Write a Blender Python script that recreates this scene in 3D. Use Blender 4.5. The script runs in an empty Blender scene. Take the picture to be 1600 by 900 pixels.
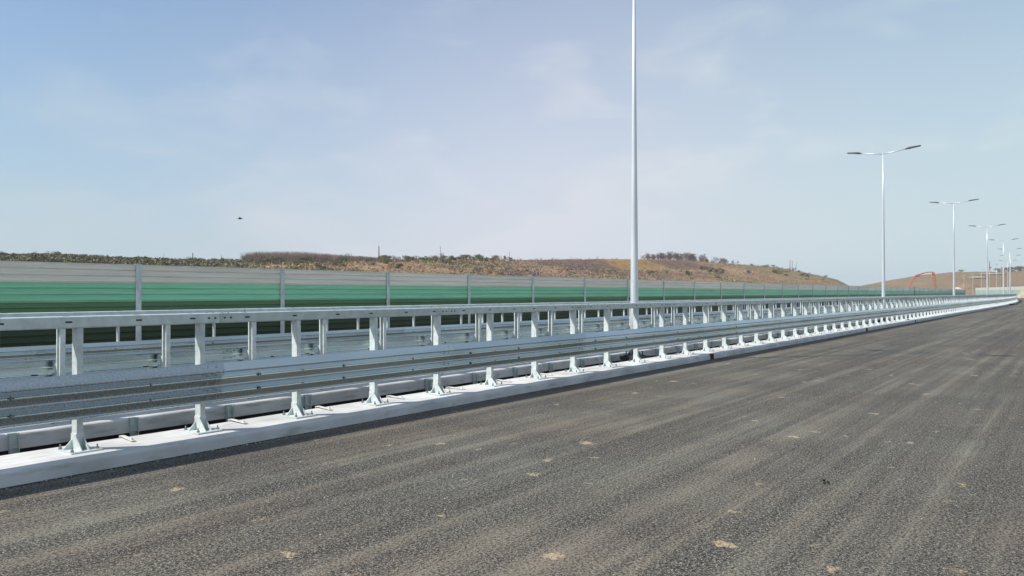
import bpy, math, random
from mathutils import Vector, Matrix, noise
random.seed(7)
C = bpy.context.scene
col = C.collection
R = math.radians

# ------------------------------------------------------------------ camera, sky, sun, exposure
F = 1180.0 / 1600.0
TH = math.atan(888.0 / 1180.0)          # the road runs this far to the right of the view axis
CAMZ = 1.73
cam_d = bpy.data.cameras.new("camera")
cam_d.sensor_width = 36.0
cam_d.lens = 36.0 * F
cam_d.clip_start = 0.1
cam_d.clip_end = 9000
cam = bpy.data.objects.new("camera", cam_d)
cam.location = (0, 0, CAMZ)
cam.rotation_euler = (R(90.34), 0, TH)
col.objects.link(cam)
C.camera = cam

SUN_EL = R(46.5)
SH = R(37.0)                            # shadows point this far right of the road's direction
sun_dir = Vector((-math.sin(SH) * math.cos(SUN_EL), -math.cos(SH) * math.cos(SUN_EL), math.sin(SUN_EL)))
sl = bpy.data.lights.new("sun", 'SUN')
sl.energy = 4.3
sl.angle = R(0.6)
sl.color = (1.0, 0.955, 0.885)
so = bpy.data.objects.new("sun", sl)
so.rotation_euler = (-sun_dir).to_track_quat('-Z', 'Y').to_euler()
col.objects.link(so)

w = bpy.data.worlds.new("World")
C.world = w
w.use_nodes = True
nt = w.node_tree
nt.nodes.clear()
L = nt.links.new
def N(tree, typ, **kw):
    n = tree.nodes.new(typ)
    for k, v in kw.items():
        setattr(n, k, v)
    return n
out = N(nt, 'ShaderNodeOutputWorld')
bg = N(nt, 'ShaderNodeBackground')
bg.inputs['Strength'].default_value = 0.095
sky = N(nt, 'ShaderNodeTexSky')
sky.sky_type = 'NISHITA'
sky.sun_disc = False
sky.sun_elevation = SUN_EL
sky.sun_rotation = math.atan2(sun_dir.x, sun_dir.y)
sky.air_density = 1.0
sky.dust_density = 1.3
sky.ozone_density = 2.6
tc = N(nt, 'ShaderNodeTexCoord')
# thin high cloud: two layers of stretched noise over the sky, thicker veil low down
mp = N(nt, 'ShaderNodeMapping'); mp.inputs['Scale'].default_value = (2.2, 2.2, 6.0); mp.inputs['Location'].default_value = (3.1, 0.4, 1.7)
n1 = N(nt, 'ShaderNodeTexNoise'); n1.inputs['Scale'].default_value = 2.1; n1.inputs['Detail'].default_value = 7; n1.inputs['Roughness'].default_value = 0.50; n1.inputs['Distortion'].default_value = 0.3
r1 = N(nt, 'ShaderNodeMapRange'); r1.inputs[1].default_value = 0.50; r1.inputs[2].default_value = 0.74; r1.inputs[3].default_value = 0.0; r1.inputs[4].default_value = 0.27
L(tc.outputs['Generated'], mp.inputs['Vector']); L(mp.outputs[0], n1.inputs['Vector']); L(n1.outputs['Fac'], r1.inputs[0])
sx = N(nt, 'ShaderNodeSeparateXYZ'); L(tc.outputs['Generated'], sx.inputs[0])
r2 = N(nt, 'ShaderNodeMapRange'); r2.inputs[1].default_value = 0.0; r2.inputs[2].default_value = 0.42; r2.inputs[3].default_value = 0.85; r2.inputs[4].default_value = 0.12
L(sx.outputs['Z'], r2.inputs[0])
mx = N(nt, 'ShaderNodeMath', operation='MAXIMUM'); 
ad = N(nt, 'ShaderNodeMath', operation='ADD', use_clamp=True); L(r1.outputs[0], ad.inputs[0]); L(r2.outputs[0], ad.inputs[1])
mix = N(nt, 'ShaderNodeMixRGB'); mix.inputs['Color2'].default_value = (5.65, 6.05, 6.60, 1)
dp = N(nt, 'ShaderNodeVectorMath', operation='DOT_PRODUCT'); dp.inputs[1].default_value = (math.cos(TH), math.sin(TH), 0)
L(tc.outputs['Generated'], dp.inputs[0])
r3 = N(nt, 'ShaderNodeMapRange', interpolation_type='SMOOTHSTEP'); r3.inputs[1].default_value = -0.60; r3.inputs[2].default_value = 0.20; r3.inputs[3].default_value = 0.0; r3.inputs[4].default_value = 0.27
L(dp.outputs['Value'], r3.inputs[0])
ad2 = N(nt, 'ShaderNodeMath', operation='ADD', use_clamp=True); L(ad.outputs[0], ad2.inputs[0]); L(r3.outputs[0], ad2.inputs[1])
tn = N(nt, 'ShaderNodeMixRGB', blend_type='MULTIPLY'); tn.inputs['Fac'].default_value = 1.0; tn.inputs['Color2'].default_value = (0.78, 1.03, 1.20, 1)
L(sky.outputs[0], tn.inputs['Color1'])
L(ad2.outputs[0], mix.inputs['Fac']); L(tn.outputs[0], mix.inputs['Color1'])
r4 = N(nt, 'ShaderNodeMapRange'); r4.inputs[1].default_value = -0.6; r4.inputs[2].default_value = 0.6
L(dp.outputs['Value'], r4.inputs[0])
vr = N(nt, 'ShaderNodeValToRGB'); ce = vr.color_ramp.elements
vr.color_ramp.interpolation = 'EASE'
ce.new(0.5)
for el, (p_, c_) in zip(ce, ((0.0, (0.64, 0.765, 0.835, 1)), (0.5, (0.84, 0.87, 0.955, 1)), (0.95, (0.72, 0.86, 0.905, 1)))):
    el.position = p_; el.color = c_
vs_ = N(nt, 'ShaderNodeVectorMath', operation='SCALE'); vs_.inputs['Scale'].default_value = 7.0
L(r4.outputs[0], vr.inputs[0]); L(vr.outputs[0], vs_.inputs[0]); L(vs_.outputs[0], mix.inputs['Color2'])
L(mix.outputs[0], bg.inputs['Color']); L(bg.outputs[0], out.inputs['Surface'])

C.view_settings.view_transform = 'Standard'
C.view_settings.look = 'None'
C.view_settings.exposure = 0.36
C.view_settings.gamma = 1.0
C.view_settings.use_curve_mapping = False

# ------------------------------------------------------------------ helpers
CT, ST = math.cos(TH), math.sin(TH)
def cam_pt(x, y, Z):
    """where a far thing stands: seen at (x, y) of the 1600 wide photo, Z metres deep"""
    xc = (x - 800) / 1180.0 * Z
    return Vector((CT * xc - ST * Z, ST * xc + CT * Z, CAMZ + (457 - y) / 1180.0 * Z))

def bend(s, s0=105.0):
    return (s - s0) ** 2 / 2690.0 if s > s0 else 0.0
def road_pt(s, D, z=0.0, s0=105.0):
    return Vector((-D - bend(s, s0), s, z))
def road_rot(s, s0=105.0):
    return math.atan(2 * (s - s0) / 2690.0) if s > s0 else 0.0

class MB:
    def __init__(self):
        self.v, self.f, self.m = [], [], []
    def add(self, vs, fs, m=0):
        b = len(self.v)
        self.v += [tuple(p) for p in vs]
        for f in fs:
            self.f.append(tuple(b + i for i in f)); self.m.append(m)
    def box(self, x0, x1, y0, y1, z0, z1, m=0):
        self.add([(x0,y0,z0),(x1,y0,z0),(x1,y1,z0),(x0,y1,z0),(x0,y0,z1),(x1,y0,z1),(x1,y1,z1),(x0,y1,z1)],
                 [(3,2,1,0),(4,5,6,7),(0,1,5,4),(1,2,6,5),(2,3,7,6),(3,0,4,7)], m)
    def prism(self, prof, y0, y1, m=0, caps=True, shear=0.0):
        """closed profile of (x, z), extruded along y"""
        n = len(prof)
        vs = [(x, y0, z) for x, z in prof] + [(x + shear, y1, z) for x, z in prof]
        fs = [(i, (i+1) % n, n + (i+1) % n, n + i) for i in range(n)]
        self.add(vs, fs, m)
        if caps:
            b = len(self.v) - 2*n
            self.f.append(tuple(b + i for i in reversed(range(n)))); self.m.append(m)
            self.f.append(tuple(b + n + i for i in range(n))); self.m.append(m)
    def tube(self, pts, rad, n=6, m=0, caps=True):
        pts = [Vector(p) for p in pts]
        if not isinstance(rad, (list, tuple)): rad = [rad] * len(pts)
        vs, fs = [], []
        for i, p in enumerate(pts):
            d = (pts[min(i+1, len(pts)-1)] - pts[max(i-1, 0)]).normalized()
            a = Vector((0,0,1)) if abs(d.z) < 0.9 else Vector((1,0,0))
            u = d.cross(a).normalized(); v = d.cross(u)
            for k in range(n):
                t = 2*math.pi*k/n
                vs.append(p + (u*math.cos(t) + v*math.sin(t))*rad[i])
        for i in range(len(pts)-1):
            for k in range(n):
                fs.append((i*n+k, i*n+(k+1)%n, (i+1)*n+(k+1)%n, (i+1)*n+k))
        if caps:
            fs.append(tuple(range(n))); fs.append(tuple((len(pts)-1)*n + k for k in reversed(range(n))))
        self.add(vs, fs, m)
    def sweep(self, prof, stations, m=0, closed=True, s0=105.0, dz=0.0):
        """profile of (D, z) swept along the road through the given s stations"""
        n = len(prof); vs, fs = [], []
        for s in stations:
            for D, z in prof:
                vs.append(road_pt(s, D, z + dz, s0))
        rng = n if closed else n-1
        for i in range(len(stations)-1):
            for k in range(rng):
                fs.append((i*n+k, i*n+(k+1)%n, (i+1)*n+(k+1)%n, (i+1)*n+k))
        self.add(vs, fs, m)
    def mesh(self, name, mats, smooth=False):
        me = bpy.data.meshes.new(name)
        me.from_pydata(self.v, [], self.f)
        for mm in (mats if isinstance(mats, (list, tuple)) else [mats]):
            me.materials.append(mm)
        for p, mi in zip(me.polygons, self.m):
            p.material_index = mi
            p.use_smooth = smooth
        me.update()
        return me
def fixn(me):
    import bmesh
    b = bmesh.new(); b.from_mesh(me); bmesh.ops.recalc_face_normals(b, faces=b.faces); b.to_mesh(me); b.free()
    return me
def bevel(o, wd, seg=2):
    md = o.modifiers.new("bevel", 'BEVEL'); md.width = wd; md.segments = seg; md.limit_method = 'ANGLE'
    return o
def link(name, data, parent=None, loc=(0,0,0), rz=0.0):
    o = bpy.data.objects.new(name, data)
    o.location = loc; o.rotation_euler = (0, 0, rz)
    if parent: o.parent = parent
    col.objects.link(o)
    return o
def tag(o, label=None, cat=None, group=None, kind=None):
    if label: o['label'] = label
    if cat: o['category'] = cat
    if group: o['group'] = group
    if kind: o['kind'] = kind
    return o
def frange(a, b, st):
    r = []
    while a < b: r.append(a); a += st
    return r + [b]

# ------------------------------------------------------------------ materials
def mat(name, base=(0.5,0.5,0.5), rough=0.6, metal=0.0, spec=0.5):
    m = bpy.data.materials.new(name); m.use_nodes = True
    b = m.node_tree.nodes['Principled BSDF']
    b.inputs['Base Color'].default_value = (*base, 1)
    b.inputs['Roughness'].default_value = rough
    b.inputs['Metallic'].default_value = metal
    b.inputs['Specular IOR Level'].default_value = spec
    return m, m.node_tree, b
def ramp(t, stops):
    n = N(t, 'ShaderNodeValToRGB')
    e = n.color_ramp.elements
    while len(e) < len(stops): e.new(0.5)
    for el, (p, c) in zip(e, stops):
        el.position = p; el.color = (*c, 1) if len(c) == 3 else c
    return n
def noisy(name, c0, c1, scale, rough=0.6, metal=0.0, coord='Object', vscale=(1,1,1), lo=0.35, hi=0.65, bump=0.0, bscale=None, r0=None, detail=5, spec=0.5, tone=0.0):
    m, t, b = mat(name, c0, rough, metal, spec)
    tc = N(t, 'ShaderNodeTexCoord'); mp = N(t, 'ShaderNodeMapping'); mp.inputs['Scale'].default_value = vscale
    nz = N(t, 'ShaderNodeTexNoise'); nz.inputs['Scale'].default_value = scale; nz.inputs['Detail'].default_value = detail
    rp = ramp(t, [(lo, c0), (hi, c1)])
    t.links.new(tc.outputs[coord], mp.inputs[0]); t.links.new(mp.outputs[0], nz.inputs['Vector'])
    t.links.new(nz.outputs['Fac'], rp.inputs[0]); t.links.new(rp.outputs[0], b.inputs['Base Color'])
    if metal > 0.2 or tone:
        oi = N(t, 'ShaderNodeObjectInfo'); tr = N(t, 'ShaderNodeMapRange'); tr.inputs[3].default_value = 1-(tone or 0.10); tr.inputs[4].default_value = 1.04
        t.links.new(oi.outputs['Random'], tr.inputs[0])
        vm = N(t, 'ShaderNodeVectorMath', operation='SCALE'); t.links.new(rp.outputs[0], vm.inputs[0]); t.links.new(tr.outputs[0], vm.inputs['Scale'])
        t.links.new(vm.outputs[0], b.inputs['Base Color'])
        ofs = N(t, 'ShaderNodeVectorMath', operation='SCALE'); ofs.inputs['Scale'].default_value = 40.0
        cx = N(t, 'ShaderNodeCombineXYZ'); t.links.new(oi.outputs['Random'], cx.inputs[0]); t.links.new(oi.outputs['Random'], cx.inputs[2])
        t.links.new(cx.outputs[0], ofs.inputs[0]); t.links.new(ofs.outputs[0], mp.inputs['Location'])
    if r0 is not None:
        mr = N(t, 'ShaderNodeMapRange'); mr.inputs[3].default_value = r0[0]; mr.inputs[4].default_value = r0[1]
        t.links.new(nz.outputs['Fac'], mr.inputs[0]); t.links.new(mr.outputs[0], b.inputs['Roughness'])
    if bump:
        n2 = N(t, 'ShaderNodeTexNoise'); n2.inputs['Scale'].default_value = bscale or scale*4; n2.inputs['Detail'].default_value = 4
        t.links.new(mp.outputs[0], n2.inputs['Vector'])
        bp = N(t, 'ShaderNodeBump'); bp.inputs['Strength'].default_value = bump; bp.inputs['Distance'].default_value = 0.01
        t.links.new(n2.outputs['Fac'], bp.inputs['Height']); t.links.new(bp.outputs[0], b.inputs['Normal'])
    return m
M = {}
M['galv'] = noisy('galvanised_steel', (0.50,0.565,0.55), (0.63,0.70,0.685), 9, metal=0.45, r0=(0.38,0.62))
M['galv_post'] = noisy('galvanised_post', (0.53,0.58,0.57), (0.67,0.725,0.715), 14, metal=0.25, r0=(0.42,0.66))
M['galv_shiny'] = noisy('bright_galvanised_beam', (0.57,0.62,0.62), (0.70,0.75,0.75), 3, metal=1.0, r0=(0.15,0.27), vscale=(1,0.15,1))
M['galv_dull'] = noisy('dull_spangled_beam', (0.47,0.50,0.50), (0.62,0.655,0.66), 42, metal=0.95, r0=(0.19,0.34), lo=0.3, hi=0.7, detail=8)
M['galv_dark'] = noisy('weathered_galvanised', (0.42,0.465,0.475), (0.60,0.65,0.665), 8, metal=0.5, r0=(0.4,0.6), vscale=(1,1,0.35))
M['lamp_pole'] = noisy('galvanised_pole', (0.60,0.63,0.65), (0.70,0.73,0.745), 4, metal=0.45, r0=(0.32,0.50), vscale=(1,1,0.2))
M['lamp_grey'] = noisy('dark_grey_housing', (0.07,0.075,0.08), (0.10,0.105,0.11), 5, rough=0.45)
M['glass'] = mat('lens_glass', (0.45,0.47,0.48), 0.15, 0.0)[0]
M['black'] = mat('dark_slot', (0.012,0.012,0.013), 0.8)[0]
M['bolt'] = mat('zinc_bolt', (0.30,0.30,0.29), 0.5, 0.6)[0]
M['strap'] = noisy('pale_steel_strap', (0.62,0.61,0.55), (0.74,0.73,0.68), 12, metal=0.2, rough=0.5)
M['rust'] = noisy('rusty_brown', (0.035,0.012,0.008), (0.09,0.03,0.02), 30, rough=0.85)
M['bitumen_black'] = noisy('rough_bitumen_black', (0.012,0.012,0.014), (0.03,0.03,0.034), 3, rough=0.7, bump=0.4)
M['red'] = noisy('red_orange_paint', (0.42,0.13,0.09), (0.50,0.17,0.12), 3, rough=0.45)

def kerb_mat():
    m, t, b = mat('painted_concrete', (0.7,0.7,0.69), 0.75, spec=0.3)
    tc = N(t, 'ShaderNodeTexCoord')
    n1 = N(t, 'ShaderNodeTexNoise'); n1.inputs['Scale'].default_value = 1.3; n1.inputs['Detail'].default_value = 7
    r1 = ramp(t, [(0.33, (0.44,0.435,0.42)), (0.60, (0.60,0.595,0.58))])
    mp = N(t, 'ShaderNodeMapping'); mp.inputs['Scale'].default_value = (9, 0.9, 4)
    n2 = N(t, 'ShaderNodeTexNoise'); n2.inputs['Scale'].default_value = 3; n2.inputs['Detail'].default_value = 6
    r2 = ramp(t, [(0.54, (1,1,1)), (0.72, (0.70,0.68,0.64))])
    mu = N(t, 'ShaderNodeMixRGB', blend_type='MULTIPLY'); mu.inputs['Fac'].default_value = 1
    t.links.new(tc.outputs['Object'], n1.inputs['Vector']); t.links.new(n1.outputs['Fac'], r1.inputs[0])
    t.links.new(tc.outputs['Object'], mp.inputs[0]); t.links.new(mp.outputs[0], n2.inputs['Vector']); t.links.new(n2.outputs['Fac'], r2.inputs[0])
    t.links.new(r1.outputs[0], mu.inputs['Color1']); t.links.new(r2.outputs[0], mu.inputs['Color2'])
    t.links.new(mu.outputs[0], b.inputs['Base Color'])
    n3 = N(t, 'ShaderNodeTexNoise'); n3.inputs['Scale'].default_value = 14; n3.inputs['Detail'].default_value = 6
    t.links.new(tc.outputs['Object'], n3.inputs['Vector'])
    bp = N(t, 'ShaderNodeBump'); bp.inputs['Strength'].default_value = 0.35; bp.inputs['Distance'].default_value = 0.012
    t.links.new(n3.outputs['Fac'], bp.inputs['Height']); t.links.new(bp.outputs[0], b.inputs['Normal'])
    return m
M['kerb'] = kerb_mat()

def asphalt_mat():
    m, t, b = mat('asphalt', (0.1,0.1,0.1), 0.85, spec=0.25)
    k = t.links.new
    uv = N(t, 'ShaderNodeUVMap'); uv.uv_map = 'road'
    # stones
    vo = N(t, 'ShaderNodeTexVoronoi'); vo.inputs['Scale'].default_value = 95
    k(uv.outputs[0], vo.inputs['Vector'])
    st = ramp(t, [(0.0, (0.030,0.029,0.029)), (0.30, (0.085,0.081,0.076)), (0.62, (0.175,0.166,0.152)), (1.0, (0.34,0.325,0.30))])
    k(vo.outputs['Color'], st.inputs[0])
    gaps = ramp(t, [(0.28, (1.15,1.15,1.15)), (0.60, (0.10,0.10,0.10))])
    k(vo.outputs['Distance'], gaps.inputs[0])
    m0 = N(t, 'ShaderNodeMixRGB', blend_type='MULTIPLY'); m0.inputs['Fac'].default_value = 0.95
    k(st.outputs[0], m0.inputs['Color1']); k(gaps.outputs[0], m0.inputs['Color2'])
    # coarser mottling between stones
    n4 = N(t, 'ShaderNodeTexNoise'); n4.inputs['Scale'].default_value = 46; n4.inputs['Detail'].default_value = 5; n4.inputs['Roughness'].default_value = 0.7
    k(uv.outputs[0], n4.inputs['Vector'])
    r4 = ramp(t, [(0.40, (0.24,0.24,0.245)), (0.50, (0.98,0.97,0.95)), (0.61, (1.95,1.92,1.84))])
    k(n4.outputs['Fac'], r4.inputs[0])
    m4 = N(t, 'ShaderNodeMixRGB', blend_type='MULTIPLY'); m4.inputs['Fac'].default_value = 1.0
    k(m0.outputs[0], m4.inputs['Color1']); k(r4.outputs[0], m4.inputs['Color2'])
    # dust film laid in long streaks by traffic
    mp = N(t, 'ShaderNodeMapping'); mp.inputs['Scale'].default_value = (0.03, 1.9, 1)
    k(uv.outputs[0], mp.inputs[0])
    ns = N(t, 'ShaderNodeTexNoise'); ns.inputs['Scale'].default_value = 1.5; ns.inputs['Detail'].default_value = 7; ns.inputs['Roughness'].default_value = 0.68; ns.inputs['Distortion'].default_value = 0.2
    k(mp.outputs[0], ns.inputs['Vector'])
    rs = ramp(t, [(0.36, (0.06,)*3), (0.50, (0.30,)*3), (0.63, (0.80,)*3)])
    k(ns.outputs['Fac'], rs.inputs[0])
    np_ = N(t, 'ShaderNodeTexNoise'); np_.inputs['Scale'].default_value = 0.55; np_.inputs['Detail'].default_value = 8; np_.inputs['Roughness'].default_value = 0.65
    k(uv.outputs[0], np_.inputs['Vector'])
    rpn = ramp(t, [(0.35, (0.35,)*3), (0.65, (1.2,)*3)])
    k(np_.outputs['Fac'], rpn.inputs[0])
    fm = N(t, 'ShaderNodeMath', operation='MULTIPLY', use_clamp=True)
    k(rs.outputs[0], fm.inputs[0]); k(rpn.outputs[0], fm.inputs[1])
    # less of the film sits in the gaps between the stones
    fm2 = N(t, 'ShaderNodeMath', operation='MULTIPLY', use_clamp=True); k(fm.outputs[0], fm2.inputs[0]); k(r4.outputs[0], fm2.inputs[1])
    nh = N(t, 'ShaderNodeTexNoise'); nh.inputs['Scale'].default_value = 0.35; nh.inputs['Detail'].default_value = 3
    k(uv.outputs[0], nh.inputs['Vector'])
    dustc = ramp(t, [(0.38, (0.225,0.192,0.152)), (0.62, (0.218,0.212,0.178))])
    k(nh.outputs['Fac'], dustc.inputs[0])
    m1 = N(t, 'ShaderNodeMixRGB'); k(fm2.outputs[0], m1.inputs['Fac']); k(m4.outputs[0], m1.inputs['Color1']); k(dustc.outputs[0], m1.inputs['Color2'])
    # dried mud spots
    mp2 = N(t, 'ShaderNodeMapping'); mp2.inputs['Scale'].default_value = (2.1, 2.6, 1)
    nd = N(t, 'ShaderNodeTexNoise'); nd.inputs['Scale'].default_value = 9; nd.inputs['Detail'].default_value = 3
    k(uv.outputs[0], nd.inputs['Vector'])
    av = N(t, 'ShaderNodeMixRGB', blend_type='ADD'); av.inputs['Fac'].default_value = 0.30
    k(uv.outputs[0], av.inputs['Color1']); k(nd.outputs['Color'], av.inputs['Color2'])
    k(av.outputs[0], mp2.inputs[0])
    v2 = N(t, 'ShaderNodeTexVoronoi'); v2.inputs['Scale'].default_value = 1.0
    k(mp2.outputs[0], v2.inputs['Vector'])
    sp = N(t, 'ShaderNodeSeparateColor'); k(v2.outputs['Color'], sp.inputs[0])
    sz = N(t, 'ShaderNodeMapRange'); sz.inputs[1].default_value = 0.12; sz.inputs[2].default_value = 1.0; sz.inputs[3].default_value = 0.0; sz.inputs[4].default_value = 0.19
    k(sp.outputs[0], sz.inputs[0])
    sub = N(t, 'ShaderNodeMath', operation='SUBTRACT'); k(sz.outputs[0], sub.inputs[0]); k(v2.outputs['Distance'], sub.inputs[1])
    ss = N(t, 'ShaderNodeMapRange', interpolation_type='SMOOTHSTEP'); ss.inputs[1].default_value = -0.03; ss.inputs[2].default_value = 0.07; ss.inputs[4].default_value = 0.62
    k(sub.outputs[0], ss.inputs[0])
    mm = N(t, 'ShaderNodeMath', operation='MULTIPLY', use_clamp=True); k(ss.outputs[0], mm.inputs[0]); k(r4.outputs[0], mm.inputs[1])
    m2 = N(t, 'ShaderNodeMixRGB'); m2.inputs['Color2'].default_value = (0.46,0.36,0.24,1)
    k(mm.outputs[0], m2.inputs['Fac']); k(m1.outputs[0], m2.inputs['Color1'])
    mp6 = N(t, 'ShaderNodeMapping'); mp6.inputs['Scale'].default_value = (4.2, 5.6, 1); k(av.outputs[0], mp6.inputs[0])
    v6 = N(t, 'ShaderNodeTexVoronoi'); v6.inputs['Scale'].default_value = 1.0; k(mp6.outputs[0], v6.inputs['Vector'])
    s6 = N(t, 'ShaderNodeSeparateColor'); k(v6.outputs['Color'], s6.inputs[0])
    z6 = N(t, 'ShaderNodeMapRange'); z6.inputs[1].default_value = 0.55; z6.inputs[2].default_value = 1.0; z6.inputs[3].default_value = -0.05; z6.inputs[4].default_value = 0.17
    k(s6.outputs[1], z6.inputs[0])
    d6 = N(t, 'ShaderNodeMath', operation='SUBTRACT'); k(z6.outputs[0], d6.inputs[0]); k(v6.outputs['Distance'], d6.inputs[1])
    e6 = N(t, 'ShaderNodeMapRange', interpolation_type='SMOOTHSTEP'); e6.inputs[1].default_value = -0.05; e6.inputs[2].default_value = 0.08; e6.inputs[4].default_value = 0.5
    k(d6.outputs[0], e6.inputs[0])
    g6 = N(t, 'ShaderNodeMath', operation='MULTIPLY', use_clamp=True); k(e6.outputs[0], g6.inputs[0]); k(rpn.outputs[0], g6.inputs[1])
    m6 = N(t, 'ShaderNodeMixRGB'); m6.inputs['Color2'].default_value = (0.42,0.34,0.235,1)
    k(g6.outputs[0], m6.inputs['Fac']); k(m2.outputs[0], m6.inputs['Color1']); m2 = m6
    # broad wheel tracks and paver strips along the road
    mp5 = N(t, 'ShaderNodeMapping'); mp5.inputs['Scale'].default_value = (0.014, 0.34, 1); k(uv.outputs[0], mp5.inputs[0])
    n5 = N(t, 'ShaderNodeTexNoise'); n5.inputs['Scale'].default_value = 2.4; n5.inputs['Detail'].default_value = 5; n5.inputs['Roughness'].default_value = 0.6; k(mp5.outputs[0], n5.inputs['Vector'])
    r5 = ramp(t, [(0.34, (0.80,0.79,0.79)), (0.47, (0.96,0.925,0.88)), (0.56, (0.97,0.98,0.94)), (0.66, (1.14,1.12,1.05))]); k(n5.outputs['Fac'], r5.inputs[0])
    m5 = N(t, 'ShaderNodeMixRGB', blend_type='MULTIPLY'); m5.inputs['Fac'].default_value = 1.0
    k(m2.outputs[0], m5.inputs['Color1']); k(r5.outputs[0], m5.inputs['Color2'])
    k(m5.outputs[0], b.inputs['Base Color'])
    bp = N(t, 'ShaderNodeBump'); bp.inputs['Strength'].default_value = 0.7; bp.inputs['Distance'].default_value = 0.006; bp.invert = True
    k(vo.outputs['Distance'], bp.inputs['Height']); k(bp.outputs[0], b.inputs['Normal'])
    return m
M['asphalt'] = asphalt_mat()

# ------------------------------------------------------------------ terrain
# ridge of the long hill behind the wall: (photo x, photo y) read along the ridge, 150 m off the road
RD = 150.0
prof = [(-300,402),(-120,401),(0,402),(100,403.5),(200,406),(300,408.5),(400,410),(500,408),(560,407.5),(620,407),(680,405),(740,404),(800,407),(850,405.8),
        (900,404.6),(1000,405),(1060,407),(1120,411),(1180,414.8),(1210,418),(1240,423),(1262,427),(1285,431.5),(1305,436),(1322,443),(1340,452),(1360,462),(1400,480)]
ridge = []
for px, py in prof:
    Z = 1180 * RD / (CT * (1688 - px))
    ridge.append(((Z - RD*ST)/CT, CAMZ + (457 - py)/1180*Z, px))
def px_to_s(px, D=RD):
    Z = 1180 * D / (CT * (1688 - px)); return (Z - D*ST)/CT
def ridge_h(s):
    if s <= ridge[0][0]: return ridge[0][1]
    for a, b in zip(ridge, ridge[1:]):
        if s < b[0]:
            t = (s - a[0])/(b[0]-a[0]); return a[1] + (b[1]-a[1])*t
    return -1.2
S_M0, S_OC0, S_OC1, S_M1 = px_to_s(800), px_to_s(928), px_to_s(1003), px_to_s(1066)
def smooth(t):
    t = max(0.0, min(1.0, t)); return t*t*(3-2*t)
def fbm(x, y, sc, o=4):
    return noise.fractal(Vector((x*sc, y*sc, 3.7)), 1.0, 2.0, o)
# far hill ahead: ridge across the road's line at Y = 720
h2 = [(1340,452),(1358,445.5),(1400,437),(1440,430),(1490,425),(1530,424.5),(1560,425),(1600,424),(1640,421),(1700,418),(1800,420),(2200,430)]
H2Y = 720.0
h2r = []
for px, py in h2:
    u = (px - 800)/1180.0
    # point on the line Y = H2Y seen at u
    Z = H2Y / (CT + ST*u); X = (CT*u - ST)*Z
    h2r.append((X, CAMZ + (457 - py)/1180*Z))
def h2_h(X):
    if X <= h2r[0][0]: return max(-1.2, h2r[0][1] - (h2r[0][0]-X)*0.12)
    for a, b in zip(h2r, h2r[1:]):
        if X < b[0]: return a[1] + (b[1]-a[1])*(X-a[0])/(b[0]-a[0])
    return h2r[-1][1]
BASE = -1.2
def ground_z(x, y):
    D = -x; s = y
    n = fbm(x, y, 0.02)*0.8 + fbm(x+50, y, 0.09)*0.35
    r = ridge_h(s)
    D0 = max(46.0, bend(min(s, 640)) + 34.0)
    z = BASE
    if D > D0 - 5 and r > BASE:
        t = (D - D0)/(RD - D0)
        f = 0.72*min(1.0, max(0.0, t))**0.85 + 0.28*smooth(t)
        md = smooth((s - S_M0)/18)*smooth((S_M1 + 4 - s)/14)      # spoil heap with a steep cut face
        if md > 0:
            t2 = (D - (RD-16))/15.0
            f2 = 0.70*smooth((D-D0)/(RD-16-D0)) + 0.30*smooth(t2)
            f = f*(1-md) + f2*md
        hh = BASE + (r - BASE)*f
        if D > RD: hh -= (D-RD)*0.035
        amp = min(1.0, max(0.0, (D-D0)/40))
        hh += n*amp*(0.35 if D > RD-12 else 0.8)
        z = max(z, hh)
    h = h2_h(x)
    if y > 545 and h > BASE:
        f = smooth((y-545)/(H2Y-545))
        hh = BASE + (h-BASE)*f + n*1.4*f*(0.35 if abs(y-H2Y) < 25 else 1)
        if y > H2Y: hh -= (y-H2Y)*0.03
        z = max(z, hh)
    # small dark mound before the far hill, left of the far lamps
    c = MOUND
    d = math.hypot((x-c.x)/19.0, (y-c.y)/22.0)
    if d < 1: z = max(z, BASE + 9.3*smooth(1-d)*(1+0.10*n))
    if abs(D) > 60 or y < -60 or y > 545: z += n*0.2
    return z
MOUND = cam_pt(1512, 447, 480)
def axis(dense0, dense1, st, lo, hi):
    a = frange(dense0, dense1, st); step = st; v = dense1
    while v < hi: step *= 1.35; v += step; a.append(v)
    step = st; v = dense0
    while v > lo: step *= 1.35; v -= step; a.insert(0, v)
    return a
xs = axis(-190, -24, 2.6, -1300, 1300)
ys = axis(-60, 760, 4.0, -900, 1500)
gm = MB(); zone = []
vs = []
for y in ys:
    for x in xs:
        z = ground_z(x, y)
        if -24 < x < 25 and -80 < y < 545: z = BASE
        vs.append((x, y, z))
nx = len(xs)
gm.add(vs, [(j*nx+i, j*nx+i+1, (j+1)*nx+i+1, (j+1)*nx+i) for j in range(len(ys)-1) for i in range(nx-1)])

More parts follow.
